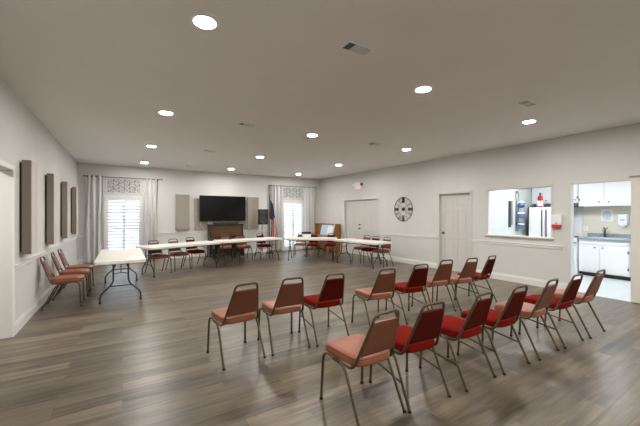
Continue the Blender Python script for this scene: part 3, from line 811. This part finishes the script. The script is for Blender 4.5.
for x, y, r in ring2: mb.tube([(x+r*math.cos(a*PI/12), y+r*math.sin(a*PI/12), .925) for a in range(24)], .008, 6, True).tube([(x+r*.5*math.cos(a*PI/12), y+r*.5*math.sin(a*PI/12), .925) for a in range(24)], .008, 6, True)
mb.build('burner', M['black'], e)
e = empty('refrigerator', (0, 0, 0), label='white side by side refrigerator seen through the pass-through window', cat='refrigerator')
MB().box(9.36, 10.12, 3.66, 4.34, .02, 1.70).box(9.42, 10.1, 3.7, 4.3, .003, .02).build('body', M['darkgrey'], e, bevel=.006, smooth=False)
for (a, b, hy) in ((3.66, 3.905, 3.865), (3.915, 4.29, 3.965)):
    d = MB().box(9.30, 9.358, a, b, .06, 1.695).build('door', M['white'], e, bevel=.01)
    MB().tube([(9.30, hy, .7), (9.265, hy, .72), (9.265, hy, 1.6), (9.30, hy, 1.62)], .013, 8).build('handle', M['darkgrey'], d)
e = empty('fire_extinguisher', (9.48, 4.09, 1.70), label='red fire extinguisher with white label standing on top of the refrigerator', cat='fire extinguisher')
MB().lathe([(.058, 0), (.062, .01), (.062, .25), (.05, .29), (.022, .315), (.02, .33)], (0, 0, 0), 20).build('cylinder', M['extred'], e)
MB().lathe([(.0635, .03), (.0635, .17)], (0, 0, 0), 20).build('label_band', M['paper'], e)
MB().box(-.02, .02, -.02, .02, .33, .36).box(-.015, .1, -.01, .01, .37, .38).box(-.015, .09, -.01, .01, .345, .352).box(-.02, 0, -.012, .012, .36, .385).build('valve', M['black'], e, smooth=False)
MB().tube(fillet([(-.02, 0, .345), (-.08, -.03, .33), (-.085, -.035, .14), (-.07, -.03, .10)], .04), .009, 8).build('hose', M['black'], e)
# things on the kitchen side wall (faces -Y)
KW = KY1
def onY(px, py, Y, f=317.46, yaw=.556925, cy=214.15, h=1.5117):  # helper used only to place wall-hung things
    c, s = math.cos(yaw), math.sin(yaw); k = (px-320)/f; d = Y/(c-k*s)
    return d*(k*c+s), h-(py-cy)*d/f
x0, z0 = onY(508.7, 225, KW); x1, z1 = onY(511.6, 201, KW)
e = empty('knife_rack', (x0, KW, z0), label='narrow dark vertical rack on the kitchen side wall, seen through the pass-through', cat='rack')
MB().box(0, x1-x0, -.03, 0, 0, z1-z0).build('board', M['steel'], e, bevel=.004, smooth=False)
MB().box(-.02, .02, -.05, 0, -.06, z1-z0).build('side_strip', M['darkgrey'], e, smooth=False)
xc, zt = onY(516, 192, KW); _, zb = onY(516, 231, KW)
e = empty('mug_rack', (xc, KW, zt), label='hanging dark wire rack on the kitchen side wall, holding blue and white ware', cat='rack')
hh = zt-zb; w = .09
mb = MB().tube([(-w, -.03, -.10), (-w*.55, -.03, -.02), (0, -.03, 0), (w*.55, -.03, -.02), (w, -.03, -.10)], .007, 6)
mb.tube([(-w, -.03, -.1), (-w*.6, -.03, -.2), (-w*.6, -.03, -hh)], .006, 6).tube([(w, -.03, -.1), (w*.6, -.03, -.2), (w*.6, -.03, -hh)], .006, 6)
for k in range(3): mb.tube([(-w*.6, -.03, -.26-k*(hh-.2)/3), (w*.6, -.03, -.26-k*(hh-.2)/3)], .006, 6)
mb.lathe([(.02, 0), (.02, -.03)], (0, 0, .0), 12, axis='y')
mb.build('wire_frame', M['rod'], e)
for k, nm in enumerate(('topmost', 'middle', 'lowest')):
    zc = zt-.34-k*(hh-.22)/3
    q = empty('hanging_mug', (xc, KW-.135, zc), .5+.4*k, label='blue and white mug on the kitchen wall rack, %s of three' % nm, cat='mug', group='mugs on the kitchen wall rack')
    q.scale = (1.35,)*3
    R = Matrix.Rotation(.5-.3*k, 4, 'Y')
    MB().lathe([(.045, -.055), (.055, -.05), (.062, .0), (.06, .06), (.054, .06), (.05, -.04)], (0, 0, 0), 20, m=R).build('cup', M['blueware'], q)
    MB().lathe([(.0635, .015), (.0625, .045)], (0, 0, 0), 20, m=R).build('white_band', M['paper'], q)
    MB().tube([(.058, 0, .035), (.10, 0, .03), (.105, 0, -.02), (.06, 0, -.035)], .009, 8, m=R).build('handle', M['blueware'], q)
# things on kitchen back wall (faces -X)
def kframe(name, y, z, w, h, label, cat):
    return empty(name, (KX, y, z), -PI/2, label=label, cat=cat)
e = kframe('wall_notice', 2.93, 1.33, .25, .27, 'square white notice with blue lettering on the wall above the sink', 'notice')
MB().box(-.12, .12, -.012, 0, 0, .30).build('sheet', M['paper'], e, bevel=.002, smooth=False)
mb = MB(); random.seed(9)
for k in range(7):
    ww = .035+.05*math.sin((k+.8)/7.6*PI)
    zz = .05+k*.031; x = -ww
    while x < ww-.01:
        l = random.uniform(.015, .035); mb.box(x, min(x+l, ww), -.014, -.012, zz, zz+.014); x += l+.008
mb.build('lettering', M['ink'], e, smooth=False)
e = kframe('soap_dispenser', 2.62, 1.21, .18, .28, 'white wall soap dispenser at the right above the kitchen counter', 'dispenser')
MB().box(-.09, .09, -.11, 0, .03, .30).build('housing', M['white'], e, bevel=.02, segs=3)
MB().box(-.05, .05, -.10, -.03, 0, .03).build('nozzle', M['white'], e, bevel=.008)
MB().box(-.035, .035, -.113, -.11, .155, .17).build('window_slot', M['darkgrey'], e, smooth=False)
e = kframe('wall_outlet', 3.36, 1.08, .1, .12, 'white outlet plate on the kitchen wall left of the sink', 'outlet')
MB().box(-.05, .05, -.006, 0, 0, .12).build('plate', M['white'], e, bevel=.002, smooth=False)
MB().box(-.015, .015, -.008, -.006, .02, .05).box(-.015, .015, -.008, -.006, .07, .10).build('socket', M['plastic'], e, smooth=False)
# kitchen ceiling fixture
for x, y, lb in ((8.55, 2.3, 'flat square kitchen ceiling light near the doorway'), (8.6, 3.7, 'flat square kitchen ceiling light near the pass-through')):
    e = empty('kitchen_light', (x, y, KH), label=lb, cat='ceiling light', group='kitchen ceiling lights')
    MB().box(-.3, .3, -.3, .3, -.04, 0).build('tray', M['white'], e, smooth=False)
    MB().box(-.27, .27, -.27, .27, -.05, -.04).build('diffuser', M['klamp'], e, smooth=False)

# ------------------------------------------------------------------ ceiling lights and vents
COLS = [(.56, 'left column'), (3.14, 'middle column'), (5.73, 'right column')]
ROWS = [(-2.75, 'behind the camera'), (-.05, 'above the camera'), (2.64, 'nearest of those in view'), (5.32, 'second from the front'), (8.1, 'third from the front'), (10.78, 'farthest, by the back wall')]
def make_light():
    e = empty('recessed_light')
    prof = [(.082, -.004), (.084, -.010), (.104, -.006), (.108, 0), (.082, -.0005)]
    mb = MB(); vs = []; fs = []; seg = 36
    for r, z in prof:
        for k in range(seg): vs.append((r*math.cos(2*PI*k/seg), r*math.sin(2*PI*k/seg), z))
    n = len(prof)
    for i in range(n):
        for k in range(seg): fs.append((i*seg+k, i*seg+(k+1) % seg, ((i+1) % n)*seg+(k+1) % seg, ((i+1) % n)*seg+k))
    mb.add(vs, fs).build('trim_ring', M['white'], e)
    MB().lathe([(.080, -.002), (.081, -.006)], (0, 0, 0), 36).build('lens', M['lamp'], e)
    return e
lp = None
for y, rn in ROWS:
    for x, cn in COLS:
        if lp is None: lp = make_light(); o = lp
        else: o = copy_tree(lp)
        o.location = (x, y, H)
        tag(o, 'round recessed ceiling light, %s, %s' % (cn, rn), 'ceiling light', 'recessed ceiling lights')
o = copy_tree(lp); o.location = (XL-.75, 4.3, 2.5)  # extra unseen lamp, added to brighten the open door leaf
tag(o, 'unseen fill light added in the hallway to brighten the open left door', 'ceiling light', 'recessed ceiling lights')
def make_vent():
    e = empty('ceiling_vent'); w, d = .29, .15
    mb = MB(); f = .016
    mb.box(-w/2, w/2, -d/2, -d/2+f, -.008, 0).box(-w/2, w/2, d/2-f, d/2, -.008, 0).box(-w/2, -w/2+f, -d/2+f, d/2-f, -.008, 0).box(w/2-f, w/2, -d/2+f, d/2-f, -.008, 0)
    mb.box(-.055, -.050, -d/2+f, d/2-f, -.008, 0).box(.050, .055, -d/2+f, d/2-f, -.008, 0)
    mb.build('frame', M['white'], e, bevel=.002, smooth=False)
    MB().box(-w/2+f, w/2-f, -d/2+f, d/2-f, -.0012, 0).build('duct', M['rubber'], e, smooth=False)
    for x0, x1, ang, ax in ((-w/2+f, -.055, -50, 'Y'), (-.05, .05, -40, 'X'), (.055, w/2-f, 50, 'Y')):
        mb = MB()
        if ax == 'Y':
            n = 6
            for i in range(n):
                xc = x0+(x1-x0)*(i+.5)/n
                mb.box(-.006, .006, -d/2+f, d/2-f, -.0004, .0004, Matrix.Translation((xc, 0, -.0065)) @ Matrix.Rotation(math.radians(ang), 4, 'Y'))
        else:
            n = 9
            for i in range(n):
                yc = -d/2+f+(d-2*f)*(i+.5)/n
                mb.box(x0, x1, -.0065, .0065, -.0004, .0004, Matrix.Translation((0, yc, -.0055)) @ Matrix.Rotation(math.radians(ang), 4, 'X'))
        mb.build('louver', M['carved'], e, smooth=False)
    return e
vp = None
for x, y, lb in ((1.85, 2.32, 'rectangular ceiling vent between the two nearest lights'), (4.77, 2.22, 'rectangular ceiling vent beside the nearest right ceiling light'),
                 (1.82, 5.29, 'rectangular ceiling vent in the left half, second from the front'), (4.70, 5.27, 'rectangular ceiling vent in the right half, farther than the other'),
                 (1.81, 7.98, 'small rectangular ceiling vent in the left half, third from the front'), (1.82, 10.69, 'small rectangular ceiling vent nearest the back wall')):
    if vp is None: vp = make_vent(); o = vp
    else: o = copy_tree(vp)
    o.location = (x, y, H); tag(o, lb, 'ceiling vent', 'ceiling vents')

# ------------------------------------------------------------------ world, camera
w = bpy.data.worlds.new('World'); S.world = w; w.use_nodes = True
bg = w.node_tree.nodes['Background']; bg.inputs[0].default_value = (.70, .86, 1, 1); bg.inputs[1].default_value = 3.5
cam = bpy.data.cameras.new('Camera'); co = bpy.data.objects.new('Camera', cam); C.objects.link(co)
co.location = (0, 0, 1.5117); co.rotation_euler = (PI/2, 0, -.556925)
cam.sensor_width = 36; cam.lens = 317.46/640*36; cam.shift_y = (214.15-213)/640
cam.clip_start = .05
S.camera = co
S.view_settings.view_transform = 'Standard'; S.view_settings.look = 'None'
S.view_settings.exposure = .06; S.view_settings.gamma = 1; S.view_settings.use_curve_mapping = False
